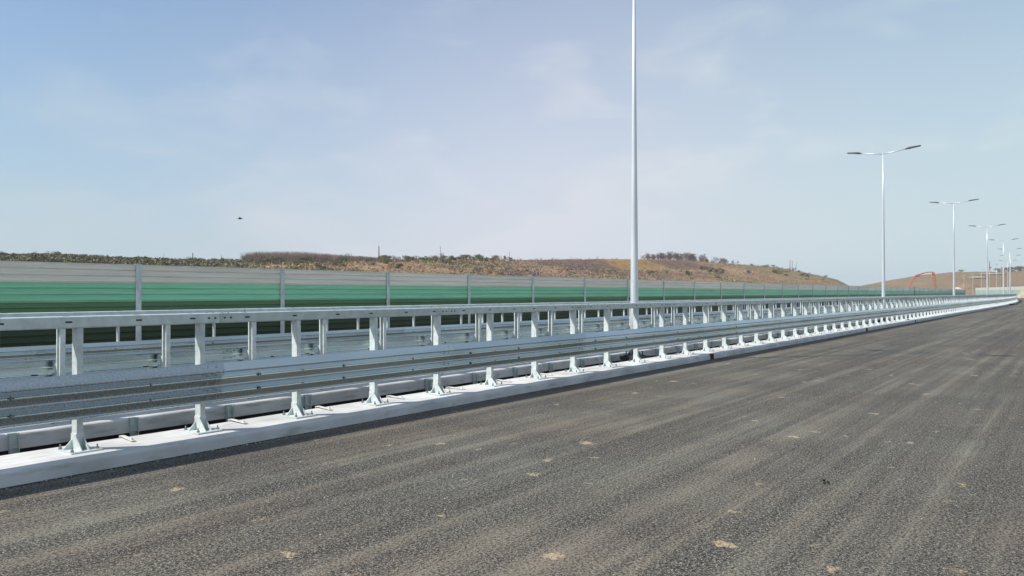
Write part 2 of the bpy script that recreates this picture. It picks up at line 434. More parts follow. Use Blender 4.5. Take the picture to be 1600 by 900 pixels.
def terrain_mat():
    m, t, b = mat('dry_hillside', (0.2,0.15,0.1), 0.95, spec=0.1)
    k = t.links.new
    tc = N(t, 'ShaderNodeTexCoord')
    def nz(sc, det=6, vs=(1,1,1), ro=0.55):
        mp = N(t, 'ShaderNodeMapping'); mp.inputs['Scale'].default_value = vs; k(tc.outputs['Object'], mp.inputs[0])
        n = N(t, 'ShaderNodeTexNoise'); n.inputs['Scale'].default_value = sc; n.inputs['Detail'].default_value = det; n.inputs['Roughness'].default_value = ro
        k(mp.outputs[0], n.inputs['Vector']); return n
    a = nz(0.07, 8)
    base = ramp(t, [(0.33, (0.12,0.105,0.058)), (0.43, (0.205,0.145,0.092)), (0.54, (0.265,0.165,0.108)), (0.68, (0.32,0.23,0.15))])
    k(a.outputs['Fac'], base.inputs[0])
    f = nz(0.9, 6)
    fr = ramp(t, [(0.36, (0.55,0.55,0.5)), (0.62, (1.25,1.2,1.12))]); k(f.outputs['Fac'], fr.inputs[0])
    mu = N(t, 'ShaderNodeMixRGB', blend_type='MULTIPLY'); mu.inputs['Fac'].default_value = 1
    k(base.outputs[0], mu.inputs['Color1']); k(fr.outputs[0], mu.inputs['Color2'])
    at = N(t, 'ShaderNodeAttribute'); at.attribute_name = 'soil'
    sp = N(t, 'ShaderNodeSeparateColor'); k(at.outputs['Color'], sp.inputs[0])
    cur = mu.outputs[0]
    v = nz(0.5, 7, (1, 1, 0.35))
    for ch, c0, c1 in ((0, (0.12,0.078,0.056), (0.19,0.125,0.09)), (1, (0.22,0.135,0.055), (0.34,0.22,0.095)), (2, (0.17,0.125,0.065), (0.25,0.185,0.10))):
        rp = ramp(t, [(0.38, c0), (0.62, c1)]); k(v.outputs['Fac'], rp.inputs[0])
        mxx = N(t, 'ShaderNodeMixRGB'); k(sp.outputs[ch], mxx.inputs['Fac']); k(cur, mxx.inputs['Color1']); k(rp.outputs[0], mxx.inputs['Color2'])
        cur = mxx.outputs[0]
    k(cur, b.inputs['Base Color'])
    bp = N(t, 'ShaderNodeBump'); bp.inputs['Strength'].default_value = 0.6; bp.inputs['Distance'].default_value = 0.5
    k(f.outputs['Fac'], bp.inputs['Height']); k(bp.outputs[0], b.inputs['Normal'])
    return m
M['terrain'] = terrain_mat()
gme = gm.mesh('ground', M['terrain'], smooth=True)
ca = gme.color_attributes.new('soil', 'FLOAT_COLOR', 'POINT')
for i, (x, y, z) in enumerate(gm.v):
    D = -x; j = fbm(x, y, 0.05)*7
    s = y + j
    top = smooth((D - (RD-17) + j*0.3)/5) * (1 if D < RD+30 else 0)
    pu = oc = ta = 0.0
    if S_OC0 < s < S_OC1: oc = top
    elif S_M0 < s < S_M1: pu = top*0.9
    if S_M0 - 6 < s < S_OC0 + 6: pu = max(pu, smooth((D-95+j)/12) if D < RD+30 else 0)*1.0
    if s > px_to_s(1070): ta = 0.9 if s < px_to_s(1200) else 0.5
    if s > px_to_s(1195) and D > 120: pu = max(pu, 0.45 + 0.3*fbm(x, y, 0.03))
    if y > 560 and x > -175:
        ta = 0.55; pu = 0.30 + 0.6*max(0, fbm(x+9, y, 0.012))
        if x > -70: pu = 0.55
    if math.hypot(x-MOUND.x, y-MOUND.y) < 24: ta, pu = 0.4, 0.15
    ca.data[i].color = (max(0,min(1,pu)), oc, max(0,min(1,ta)), 1)
g = link('ground', gme); tag(g, kind='structure')

# ------------------------------------------------------------------ roads, kerbs, gap
SE = 530.0
ST_ = frange(-60, 100, 8) + frange(105, SE, 5)[0:]
def road(name, D0, z0, D1, z1, bot=-1.3, zfix=0.0):
    mb = MB()
    Ds = [D0 + (D1-D0)*k/6 for k in range(7)]
    zs = [z0 + (z1-z0)*k/6 for k in range(7)]
    n = 7; vs = []; uvs = []
    for s in ST_:
        for D, z in zip(Ds, zs):
            vs.append(road_pt(s, D, z)); uvs.append((s, D))
    fs = [(i*n+k, i*n+k+1, (i+1)*n+k+1, (i+1)*n+k) for i in range(len(ST_)-1) for k in range(n-1)]
    mb.add(vs, fs)
    mb.sweep([(D0, z0), (D0, bot)], ST_, closed=False)
    mb.sweep([(D1, z1), (D1, bot)], ST_, closed=False)
    me = mb.mesh(name, M['asphalt'])
    ul = me.uv_layers.new(name='road')
    for lp in me.loops:
        p = mb.v[lp.vertex_index]
        ul.data[lp.index].uv = (p[1], -p[0] - bend(p[1]))
    fixn(me)
    o = link(name, me); tag(o, kind='structure')
    return o
road('road', -14.0, 0.0, 7.95, 0.0)
road('far_road', 10.0, 0.0, 19.5, -0.42)

random.seed(3)
def kerb(name, D0, D1, top, bot, mm, dz=0.0, r=0.035):
    """rounded concrete strip; the front (D0) edge faces the road"""
    pr = [(D0-0.012, bot), (D0-0.001, top-r*1.5), (D0, top-r*1.3), (D0+r*0.10, top-r*0.8), (D0+r*0.42, top-r*0.35), (D0+r*0.85, top-r*0.08), (D0+r*1.3, top), (D0+r*1.6, top), (D1-0.015, top+0.004), (D1, top-0.012), (D1, bot)]
    mb = MB(); sts = frange(-60, 30, 0.35) + frange(31, SE, 4)
    n = len(pr); vs = []
    for s in sts:
        j = noise.noise(Vector((s*0.8, D0, 0)))*0.010 + noise.noise(Vector((s*3.1, D0, 5)))*0.004
        jz = noise.noise(Vector((s*1.1, D0, 9)))*0.006
        for i, (D, z) in enumerate(pr):
            vs.append(road_pt(s, D + (j if i < 8 else 0), z + (jz if 1 <= i <= 8 else 0) + dz))
    mb.add(vs, [(i*n+k, i*n+(k+1)%n, (i+1)*n+(k+1)%n, (i+1)*n+k) for i in range(len(sts)-1) for k in range(n)])
    me = fixn(mb.mesh(name, mm, smooth=True))
    me.set_sharp_from_angle(angle=R(48))
    o = link(name, me); tag(o, kind='structure')
    return o
kerb('kerb', 7.62, 8.40, 0.137, -0.06, M['kerb'], r=0.028)
kerb('median_kerb', 9.52, 10.25, 0.158, -0.022, M['kerb'])
kerb('far_kerb', 19.3, 20.3, -0.28, -0.48, M['kerb'])
# the bridge decks' near-black sides and floor of the gap between them
mb = MB()
mb.sweep([(7.9, -0.05), (8.33, -0.05), (8.33, -1.15), (7.9, -1.15)], ST_)
mb.sweep([(9.72, -0.021), (10.05, -0.021), (10.05, -1.15), (9.72, -1.15)], ST_)
mb.sweep([(8.3, -0.95), (9.75, -0.95), (9.75, -1.1), (8.3, -1.1)], ST_)
o = link('median_gap', fixn(mb.mesh('median_gap', M['bitumen_black']))); tag(o, kind='structure')
# ragged bitumen joint and crumbs along the kerb foot
mb = MB(); sts = frange(-6, 60, 0.06)
vs = []
for s in sts:
    a = 0.030 + 0.022*noise.noise(Vector((s*4, 1, 0))) + 0.012*noise.noise(Vector((s*17, 4, 0)))
    vs += [road_pt(s, 7.635, 0.004), road_pt(s, 7.608 - a, 0.004)]
mb.add(vs, [(2*i, 2*i+1, 2*i+3, 2*i+2) for i in range(len(sts)-1)])
o = link('joint_seal', mb.mesh('joint_seal', M['bitumen_black'])); tag(o, kind='structure')
M['crumb'] = noisy('mortar_crumbs', (0.28,0.26,0.22), (0.45,0.43,0.38), 5, rough=0.9)
mb = MB(); rg = random.Random(5)
for i in range(520):
    s = rg.uniform(-1, 34) if i > 160 else rg.uniform(0.5, 9)
    D = 7.615 - abs(rg.gauss(0, 0.045)); r = rg.uniform(0.003, 0.012) * (1.6 if rg.random() < .06 else 1)
    p = road_pt(s, D, 0.004)
    q = [(p.x + r*rg.uniform(.6,1.2)*math.cos(a), p.y + r*rg.uniform(.6,1.4)*math.sin(a)) for a in (0,1.26,2.5,3.77,5.03)]
    h = r*rg.uniform(.4,.9)
    mb.add([(x,y,0.002) for x,y in q] + [(p.x,p.y,0.004+h)], [(0,1,5),(1,2,5),(2,3,5),(3,4,5),(4,0,5)])
for i in range(260):     # loose grit on the near carriageway
    X = rg.uniform(-7, 5); Y = rg.uniform(2.5, 22); r = rg.uniform(0.003, 0.009)
    q = [(X + r*rg.uniform(.6,1.3)*math.cos(a), Y + r*rg.uniform(.6,1.3)*math.sin(a)) for a in (0,1.26,2.5,3.77,5.03)]
    mb.add([(x,y,0.001) for x,y in q] + [(X,Y,0.003+r*.7)], [(0,1,5),(1,2,5),(2,3,5),(3,4,5),(4,0,5)])
o = link('road_grit', mb.mesh('road_grit', M['crumb'])); tag(o, 'pale grit and mortar crumbs along the kerb foot and on the asphalt', 'grit', kind='stuff')

# ------------------------------------------------------------------ guard rails
def offset_profile(pts, th):
    """open polyline (x, z) -> closed profile of given thickness (to -x side)"""
    off = []
    n = len(pts)
    for i in range(n):
        a = pts[max(i-1,0)]; b = pts[min(i+1,n-1)]
        dx, dz = b[0]-a[0], b[1]-a[1]; l = math.hypot(dx, dz) or 1
        off.append((pts[i][0] - abs(dz)/l*th - 0.0, pts[i][1] + (dx/l*th)*0.6))
    return pts + off[::-1]
def thrie():
    H = 0.44; pts = [(0.064, 0.0), (0.076, 0.001), (0.083, 0.008)]
    for c in (0.012, 0.178, 0.344):
        if c > 0.1: pts += [(0.008, c-0.070), (0.068, c-0.023), (0.079, c-0.014), (0.083, c-0.006)]
        pts += [(0.083, c+0.006), (0.079, c+0.014), (0.068, c+0.023)]
        if c < 0.3: pts += [(0.008, c+0.070), (0.001, c+0.077), (0.0, c+0.083), (0.001, c+0.089)]
    pts += [(0.022, H-0.012), (0.017, H-0.004), (0.017, H)]
    return pts
TP = offset_profile(thrie(), 0.0045)
PL = 4.0
def hexb(mb, x, y, z, r, d, m):
    vs = [(x, y + r*math.cos(k*math.pi/3), z + r*math.sin(k*math.pi/3)) for k in range(6)]
    mb.add(vs + [(x+d, a, b) for _, a, b in vs], [(6,7,8,9,10,11)] + [(k, (k+1)%6, 6+(k+1)%6, 6+k) for k in range(6)], m)
def beam_mesh(name, m, detail=True):
    mb = MB()
    mb.prism(TP, 0.0, PL + 0.30, 0, shear=0.0065)
    if detail:
        for y in (0.10, 0.21, PL + 0.09, PL + 0.20):
            sh = 0.0065*y/PL
            for z in (0.055, 0.135, 0.221, 0.301, 0.394): hexb(mb, 0.036+sh, y, z, 0.011, 0.014, 2)
        for y in (0.80, 2.13, 3.46):
            for z in (0.095, 0.261):
                mb.box(0.0, 0.004, y-0.030, y+0.030, z-0.009, z+0.007, 1)
                hexb(mb, 0.003, y, z, 0.009, 0.010, 2)
        for y in (1.45, 2.8):
            mb.box(-0.001, 0.0035, y-0.025, y+0.025, 0.087, 0.103, 2)
            mb.box(-0.001, 0.0035, y-0.025, y+0.025, 0.253, 0.268, 2)
            mb.box(-0.0075, -0.0050, y-0.035, y+0.035, 0.087, 0.103, 1)
            mb.box(-0.0075, -0.0050, y-0.035, y+0.035, 0.253, 0.268, 1)
            mb.box(-0.0075, -0.0050, y-0.30, y-0.23, 0.253, 0.268, 1)
    return fixn(mb.mesh(name, [m, M['black'], M['bolt']]))
me_beam = beam_mesh('beam', M['galv_shiny'])
me_beam_dull = beam_mesh('beam_dull', M['galv_dull'])
def rail_mesh():
    mb = MB()
    b = 0.012
    x0, x1, z0, z1 = -0.085, 0.115, 0.0, 0.118  # unseen back edge deepened so the rail's shadow joins the beam's
    mb.prism([(x0,z0),(x1-b,z0),(x1-b*.3,z0+b*.3),(x1,z0+b),(x1,z1-b),(x1-b*.3,z1-b*.3),(x1-b,z1),(x0+b,z1),(x0+b*.3,z1-b*.3),(x0,z1-b)], 0.003, PL-0.003, 0)
    for y in (0.36, 1.05, 1.75, 2.35, 3.05, 3.66):
        mb.box(x1-0.004, x1+0.0015, y-0.032, y+0.032, 0.055, 0.071, 1)
        mb.box(0.045, 0.062, y-0.03, y+0.03, z1-0.004, z1+0.0015, 1)
    for y in (0.06, 0.14, PL-0.06, PL-0.14):
        hexb(mb, x1, y, 0.062, 0.011, 0.007, 1)
        mb.box(0.05, 0.07, y-0.01, y+0.01, z1, z1+0.008, 2)
    mb.box(x0-.002, x1-0.004, -0.003, 0.003, z0+.004, z1-0.004, 1)
    return fixn(mb.mesh('top_rail', [M['galv'], M['black'], M['bolt']]))
me_rail = rail_mesh()
# C-section post: web on the -y side, flanges and lips towards +y; x to the road
PH = 1.372
def post_mesh(z0):
    mb = MB(); t = 0.006; wx, wy = 0.108, 0.060
    pr = [(0,0),(wx,0),(wx,wy),(wx-0.022,wy),(wx-0.022,wy-t),(wx-t,wy-t),(wx-t,t),(t,t),(t,wy-t),(0.022,wy-t),(0.022,wy),(0,wy)]
    vs = [(x, y, z0) for x, y in pr] + [(x, y, PH) for x, y in pr]; n = len(pr)
    mb.add(vs, [(i, (i+1)%n, n+(i+1)%n, n+i) for i in range(n)])
    return fixn(mb.mesh('post', M['galv_post']))
def plate_mesh(z):
    mb = MB(); mb.box(-0.07, 0.265, -0.12, 0.18, z, z+0.014); return mb.mesh('base_plate', M['galv_post'])
def gusset_mesh(z, y, t=0.008):
    """web plate that carries the post's side down and out towards the road"""
    mb = MB()
    a = [(0.0, z+0.016), (0.235, z+0.016), (0.225, z+0.026), (0.109, z+0.145), (0.109, z+0.17), (0.0, z+0.17)]
    n = len(a)
    vs = [(x, y, zz) for x, zz in a] + [(x, y+t, zz) for x, zz in a]
    mb.add(vs, [tuple(range(n)), tuple(reversed(range(n, 2*n)))] + [(i, i+n, (i+1)%n+n, (i+1)%n) for i in range(n)])
    return fixn(mb.mesh('gusset', M['galv_post']))
def side_gusset_mesh(z, sgn):
    mb = MB()
    y0 = -0.0090 if sgn < 0 else 0.0695
    a = [(y0, z+0.016), (y0+sgn*0.085, z+0.016), (y0+sgn*0.080, z+0.024), (y0, z+0.110)]
    vs = [(0.020, y, zz) for y, zz in a] + [(0.028, y, zz) for y, zz in a]
    mb.add(vs, [(0,1,2,3),(7,6,5,4),(0,4,5,1),(1,5,6,2),(2,6,7,3),(3,7,4,0)])
    return fixn(mb.mesh('gusset', M['galv_post']))
def bolt_mesh(z):
    mb = MB()
    vs = [(0.017*math.cos(k*math.pi/3), 0.017*math.sin(k*math.pi/3)) for k in range(6)]
    mb.add([(x,y,z+.016) for x,y in vs] + [(x,y,z+.034) for x,y in vs], [(6,7,8,9,10,11)] + [(k,(k+1)%6,6+(k+1)%6,6+k) for k in range(6)])
    mb.tube([(0,0,z+.03),(0,0,z+.062)], 0.008, 6)
    return mb.mesh('anchor_bolt', M['bolt'])
def spacer_mesh():
    mb = MB()
    mb.box(0.109, 0.150, 0.002, 0.058, 0.50, 0.86)
    return mb.mesh('spacer', M['galv_post'])
KT = 0.142
me_post = post_mesh(KT+0.016); me_plate = plate_mesh(KT); me_g1 = gusset_mesh(KT, -0.0085); me_g2 = gusset_mesh(KT, 0.0605)
me_sg1 = side_gusset_mesh(KT, -1); me_sg2 = side_gusset_mesh(KT, 1)
me_post_far = me_post.copy(); me_post_far.transform(Matrix.Diagonal((0.75, 0.75, 1, 1))); me_post_far.materials[0] = M['galv_dark']
me_bolt = bolt_mesh(KT); me_spacer = spacer_mesh()
SP = 4.0/3
def guard_rail(name, D, s_post0, s_joint0, s0, s1, dz, flip, label, s_near, dull=None, rail_end=300.0):
    """D: back face of the posts' line; parts are modelled in a frame with x to the rail's own road side"""
    sgn = -1 if flip else 1
    root = link(name, None, loc=road_pt(s_post0, D, dz + KT))
    tag(root, label, 'guard rail')
    org = Vector(root.location)
    def put(nm, me, s, x=0.0, par=None, dy=0.0, lab=None):
        rz = road_rot(s) + (math.pi if flip else 0)
        p = road_pt(s, D, dz) - org
        off = Matrix.Rotation(rz, 3, 'Z') @ Vector((x, dy, 0))
        o = link(nm, me, root, p + off, rz)
        if lab: o['label'] = lab
        return o
    def sub(nm, me, par, loc=(0,0,0)):
        return link(nm, me, par, loc)
    s = s_post0
    while s - SP > s0: s -= SP
    posts = []
    while s < s1: posts.append(s); s += SP
    # the hundred largest in the picture are parts of their own
    for s in posts[:100]:
        dy = -0.03
        p = put('post', me_post if s_near else me_post_far, s, x=-0.06, dy=dy)
        p.rotation_euler.x = random.gauss(0, .0035); p.rotation_euler.z += random.gauss(0, .02)
        if s < max(s_near, 1)*1.6: sub('base_plate', me_plate, p)
        sub('gusset', me_g1, p); sub('gusset', me_g2, p)
        if s < s_near:
            sub('gusset', me_sg1, p); sub('gusset', me_sg2, p)
            for bx, by in ((-0.045, -0.09), (0.215, -0.09), (-0.045, 0.15), (0.215, 0.15)):
                sub('anchor_bolt', me_bolt, p, (bx, by, 0))
            sub('spacer', me_spacer, p)
    mb = MB()
    for s in posts[100:]:
        rz = road_rot(s) + (math.pi if flip else 0); rm = Matrix.Rotation(rz, 3, 'Z'); p = road_pt(s, D, dz) - org
        for (x0,x1,y0,y1,z0,z1) in ((-.06,.048,-.03,.03,KT,PH), (-.06,.15,-.04,.04,KT,KT+.09)):
            vs = [rm @ Vector(q) + p for q in ((x0,y0,z0),(x1,y0,z0),(x1,y1,z0),(x0,y1,z0),(x0,y0,z1),(x1,y0,z1),(x1,y1,z1),(x0,y1,z1))]
            mb.add(vs, [(3,2,1,0),(4,5,6,7),(0,1,5,4),(1,2,6,5),(2,3,7,6),(3,0,4,7)])
    if posts[100:]:
        tag(link('post', mb.mesh('far_post', M['galv_post']), root), kind='stuff')
    # beams and top rails, four metres each
    s = s_joint0
    while s > s0: s -= PL
    k = 0
    while s < s1:
        is_dull = dull is not None and s < dull
        st = s + (PL if flip else 0)
        o = put('beam', me_beam_dull if is_dull else me_beam, st, x=0.092 if s < s_near else 0.072, lab='dull mottled beam' if is_dull else None)
        o.location.z += 0.475
        o = put('top_rail', me_rail, st + (0.3 if not flip else -0.1), x=-0.056)
        o.location.z += PH
        s += PL
    return root
guard_rail('guard_rail', 8.09, 3.46, 0.7, -3.0, 300.0, 0.0, False,
           'long galvanised crash barrier on the white kerb, nearest the camera', 45.0, dull=4.5)
guard_rail('guard_rail', 9.94, 5.38, 2.6, -3.0, 300.0, 0.0, True,
           'galvanised crash barrier seen from behind, just beyond the dark median gap', 40.0)
guard_rail('guard_rail', 19.55, 6.67, 3.1, 2.0, 330.0, -0.43, False,
           'farthest galvanised crash barrier, at the foot of the green and grey noise wall', 0.0)

# ------------------------------------------------------------------ clips on the median kerb and straps on the near kerb
def clip_mesh():
    mb = MB()      # channel standing against the kerb face, x towards the gap
    mb.box(0.0, 0.006, -0.045, 0.045, -0.15, 0.165)
    mb.box(0.006, 0.055, -0.045, -0.039, -0.15, 0.165)
    mb.box(0.006, 0.055, 0.039, 0.045, -0.15, 0.165)
    mb.box(-0.10, 0.0, -0.045, 0.045, 0.153, 0.160)
    mb.box(0.006, 0.050, -0.038, 0.038, 0.0, 0.006)
    return mb.mesh('kerb_clip', M['galv'])
def strap_mesh():
    mb = MB()
    mb.prism([(-0.06, -0.02), (-0.055, -0.02), (-0.055, 0.006), (0.0, 0.010), (0.30, 0.0), (0.30, 0.006), (0.0, 0.020), (-0.06, 0.014)], -0.022, 0.022)
    mb.box(0.24, 0.262, -0.010, 0.010, 0.004, 0.030)
    return fixn(mb.mesh('anchor_strap', M['strap']))
me_clip, me_strap = clip_mesh(), strap_mesh()
s = 4.72 - 2*SP
while s < 62:
    o = link('kerb_clip', me_clip, None, road_pt(s, 9.50, 0), 0)
    tag(o, 'grey steel channel clip fixed to the inner face of the median kerb', 'bracket', 'steel clips along the median kerb')
    s += SP
s = 4.04 - 3*SP; k = 0
while s < 52:
    o = link('anchor_strap', me_strap, None, road_pt(s, 8.36 + random.uniform(-.01,.02), 0.150), random.uniform(-.12,.12))
    tag(o, 'pale steel strap lying across the back of the near kerb, over the gap edge', 'strap', 'pale straps on the near kerb')
    s += SP
# drain outlets through the near kerb
for s, lab in ((18.7, 'rust brown drain outlet in the kerb face, nearest and largest of the three'),
               (36.4, 'second dark drain outlet in the kerb face, between the other two'),
               (48.9, 'farthest small drain outlet in the kerb face')):
    mb = MB(); mb.box(-0.05, 0.012, -0.075, 0.075, 0.012, 0.142, 1)
    mb.box(0.010, 0.022, -0.085, -0.067, 0.008, 0.146); mb.box(0.010, 0.022, 0.067, 0.085, 0.008, 0.146)
    mb.box(0.010, 0.022, -0.067, 0.067, 0.134, 0.146); mb.box(0.010, 0.020, -0.006, 0.006, 0.012, 0.134)
    o = link('kerb_drain', mb.mesh('kerb_drain', [M['rust'], M['rust']]), None, road_pt(s, 7.615, 0)); tag(o, lab, 'drain outlet')

# ------------------------------------------------------------------ noise walls
def panel_mat(name, c, var=0.08):
    c1 = tuple(min(1, v*(1+var)) for v in c); c0 = tuple(v*(1-var) for v in c)
    return noisy(name, c0, c1, 2.2, rough=0.5, vscale=(1, 0.25, 5), coord='Object', tone=0.09)
M['p_grey'] = panel_mat('warm_grey_panel', (0.74,0.715,0.63))
M['p_light'] = panel_mat('mint_green_panel', (0.24,0.60,0.385))
M['p_dark'] = panel_mat('dark_green_panel', (0.075,0.17,0.08))
M['p_deep'] = panel_mat('deep_green_panel', (0.012,0.036,0.010))
QL = 5.0
def panel_mesh(name, m, h=0.533, nr=3):
    """ribbed cassette, front at +x, along +y"""
    pr = [(-0.10, 0.0), (0.0, 0.0)]
    for k in range(nr):
        z0 = h*k/nr; z1 = h*(k+1)/nr; g = 0.011
        pr += [(-0.002, z0+0.001), (-0.030, z0+g), (-0.030, z0+g*2.1), (-0.004, z0+g*3.4), (0.0, z0+g*4.6), (0.0, z0+(z1-z0)*0.72), (-0.007, z0+(z1-z0)*0.76), (-0.007, z0+(z1-z0)*0.86), (0.0, z0+(z1-z0)*0.90)]
    pr += [(0.0, h), (-0.10, h)]
    mb = MB(); mb.prism(pr, 0.02, QL-0.02); return fixn(mb.mesh(name, m))
PM = [('deep_green_panel', panel_mesh('deep_green_panel', M['p_deep'], 0.95, 5), -0.02), ('dark_green_panel', panel_mesh('dark_green_panel', M['p_dark']), 0.933),
      ('light_green_panel', panel_mesh('light_green_panel', M['p_light']), 1.469), ('grey_panel', panel_mesh('grey_panel', M['p_grey'], 0.520), 2.005)]
def hpost_mesh(w=0.17, h=2.56, z0=-1.0):
    mb = MB(); t = 0.012
    mb.box(0.012, 0.024, -w/2, w/2, z0, h)
    mb.box(-0.136, -0.124, -w/2, w/2, z0, h)
    mb.box(-0.124, 0.012, -0.005, 0.005, z0, h)
    return mb.mesh('wall_post', M['galv_dark'])
me_hp = hpost_mesh()
me_hp_thick = hpost_mesh(0.42, 2.60)
M['cap'] = noisy('pale_cap', (0.60,0.58,0.52), (0.68,0.66,0.60), 2, rough=0.6)
mbc = MB(); mbc.box(-0.115, 0.016, 0.02, QL-0.02, 2.5255, 2.545); me_cap = mbc.mesh('cap', M['cap'])
M['black_post'] = mat('black_post_paint', (0.02,0.021,0.023), 0.5)[0]
root = link('noise_wall', None, loc=road_pt(11.12, 22.1, 0)); org = Vector(root.location)
tag(root, 'long noise wall in grey over green bands with steel posts, beyond the far carriageway', 'noise wall')
m_ = -5
while 11.12 + m_*QL < 285:
    s = 11.12 + m_*QL; rz = road_rot(s, 140); p = road_pt(s, 22.1, 0, 140) - org
    nxt = road_pt(s+QL, 22.1, 0, 140) - org
    rz = math.atan2(-(nxt.x-p.x), nxt.y-p.y)
    o = link('wall_post', me_hp_thick if m_ == 26 else me_hp, root, p, rz)
    if m_ == 26:
        o.data = me_hp_thick.copy(); o.data.materials.clear(); o.data.materials.append(M['black_post']); o['label'] = 'wide black post'
    for nm, me, z in PM:
        q = link(nm, me, root, p + Vector((random.uniform(-.004,.004), 0, z)), rz)
    link('cap', me_cap, root, p, rz)
    m_ += 1
p = road_pt(11.12 + m_*QL, 22.1, 0, 140) - org
link('wall_post', me_hp, root, p, rz)
# the second wall on the outside of the far bend
M['p_cream'] = panel_mat('cream_panel', (0.62,0.60,0.50)); M['p_pale'] = panel_mat('pale_green_panel', (0.33,0.47,0.36))
W2 = 8.0
a, b = MB(), MB()
a.box(-0.1, 0.0, 0.05, W2-0.05, 3.05, 4.5); b.box(-0.1, 0.0, 0.05, W2-0.05, -1.2, 3.05)
mea, meb = a.mesh('cream_panel', M['p_cream']), b.mesh('pale_green_panel', M['p_pale'])
c_ = MB(); c_.box(-0.15, 0.06, -0.09, 0.09, -1.2, 4.55); mec = c_.mesh('wall_post', M['galv_dark'])
root = link('noise_wall', None, loc=road_pt(330, -15.0, -1.2)); org = Vector(root.location)
tag(root, 'distant cream and pale green noise wall on the outside of the far bend', 'noise wall')
s = 330.0
while s < 522:
    p = road_pt(s, -15.0, 0) - org; q = road_pt(s+W2, -15.0, 0) - org
    rz = math.atan2(-(q.x-p.x), q.y-p.y) + math.pi
    link('wall_post', mec, root, p, rz); link('cream_panel', mea, root, q, rz); link('pale_green_panel', meb, root, q, rz)
    s += W2

# ------------------------------------------------------------------ street lamps
def lamp_meshes():
    H = 9.7; r0, r1 = 0.112, 0.032
    mb = MB(); zs = [0.20, 1.2, 1.22, 4, 7, H]
    def rr(z): return r0 + (r1-r0)*(z/H)
    mb.tube([(0,0,z) for z in zs], [rr(z) for z in zs], 16)
    # hatch seam
    pole = fixn(mb.mesh('pole', M['lamp_pole'], smooth=True))
    mb = MB(); mb.box(-0.27, 0.27, -0.27, 0.27, -1.1, 0.13); fnd = mb.mesh('foundation', M['bitumen_black'])
    mb = MB(); mb.box(-0.20, 0.20, -0.20, 0.20, 0.13, 0.155)
    for x in (-.15,.15):
        for y in (-.15,.15): mb.tube([(x,y,.15),(x,y,.25)], 0.014, 6)
    for k in range(4):
        c, s = math.cos(k*math.pi/2), math.sin(k*math.pi/2)
        pts = [(.10,.155),(.19,.155),(.10,.30)]
        vs = [(x*c - t*s, x*s + t*c, z) for t in (-.004,.004) for x, z in pts]
        mb.add(vs, [(0,1,2),(5,4,3),(0,3,4,1),(1,4,5,2),(2,5,3,0)])
    mb.tube([(0,0,.15),(0,0,.22)], 0.118, 16)
    base = fixn(mb.mesh('base_plate', M['bitumen_black']))
    mb = MB(); hx = MB(); gl = MB()
    arms, heads = [], []
    arm = MB(); arm.tube([(0,0,H-0.03),(0.5,0,H+0.02),(1.25,0,H+0.13)], [0.030,0.026,0.024], 8)
    me_arm = fixn(arm.mesh('arm', M['lamp_pole'], smooth=True))
    hd = MB()
    def sec(x, w, zt, zb):
        z0 = H + 0.13 + (x-1.25)*0.14
        return [(x,-w,z0+zb),(x,w,z0+zb),(x,w*1.0,z0+zt*.6),(x,w*.6,z0+zt),(x,-w*.6,z0+zt),(x,-w*1.0,z0+zt*.6)]
    secs = [sec(1.13,.03,.03,-.03), sec(1.24,.05,.055,-.035), sec(1.34,.12,.065,-.035), sec(1.50,.14,.055,-.030), sec(1.88,.125,.025,-.025), sec(1.93,.09,.010,-.02)]
    vs = [p for q in secs for p in q]; fs = []
    for i in range(len(secs)-1):
        for k in range(6): fs.append((i*6+k, i*6+(k+1)%6, (i+1)*6+(k+1)%6, (i+1)*6+k))
    fs += [tuple(range(6)), tuple(30+k for k in reversed(range(6)))]
    hd.add(vs, fs); me_head = fixn(hd.mesh('lamp_head', M['lamp_grey']))
    ln = MB()
    zz = lambda x: H + 0.13 + (x-1.25)*0.14 - 0.034
    ln.add([(1.42,-.10,zz(1.42)),(1.80,-.09,zz(1.80)),(1.80,.09,zz(1.80)),(1.42,.10,zz(1.42)),
            (1.42,-.10,zz(1.42)+.02),(1.80,-.09,zz(1.80)+.02),(1.80,.09,zz(1.80)+.02),(1.42,.10,zz(1.42)+.02)],
           [(0,1,2,3),(7,6,5,4),(0,4,5,1),(1,5,6,2),(2,6,7,3),(3,7,4,0)])
    me_lens = fixn(ln.mesh('lens', M['glass']))
    cp = MB(); cp.tube([(0,0,H-.05),(0,0,H+.04)], [.042,.030], 12); me_cap = cp.mesh('pole_cap', M['lamp_pole'])
    return pole, fnd, base, me_arm, me_head, me_lens, me_cap
pole, fnd, base, me_arm, me_head, me_lens, me_pcap = lamp_meshes()
ordn = ['nearest and tallest street lamp, its pole running out of the top of the picture', 'second street lamp from the left, the largest whose two arms are seen whole',
        'third street lamp from the left with two arms, standing behind the barrier', 'fourth street lamp of the receding row',
        'fifth street lamp of the receding row', 'sixth street lamp of the receding row', 'seventh street lamp, the one farthest right in the row']
for k in range(15):
    s = 17.1 + 30.2*k
    o = link('street_lamp', None, loc=road_pt(s, 9.0, 0), rz=road_rot(s))
    lab = ordn[k] if k < 7 else 'small distant double-armed street lamp where the row bends away to the left'
    tag(o, lab, 'street lamp', 'double-armed street lamps along the median')
    link('pole', pole, o); link('foundation', fnd, o); link('base_plate', base, o); link('pole_cap', me_pcap, o)
    for rz in (0, math.pi):
        link('arm', me_arm, o, rz=rz); h_ = link('lamp_head', me_head, o, rz=rz); link('lens', me_lens, h_)

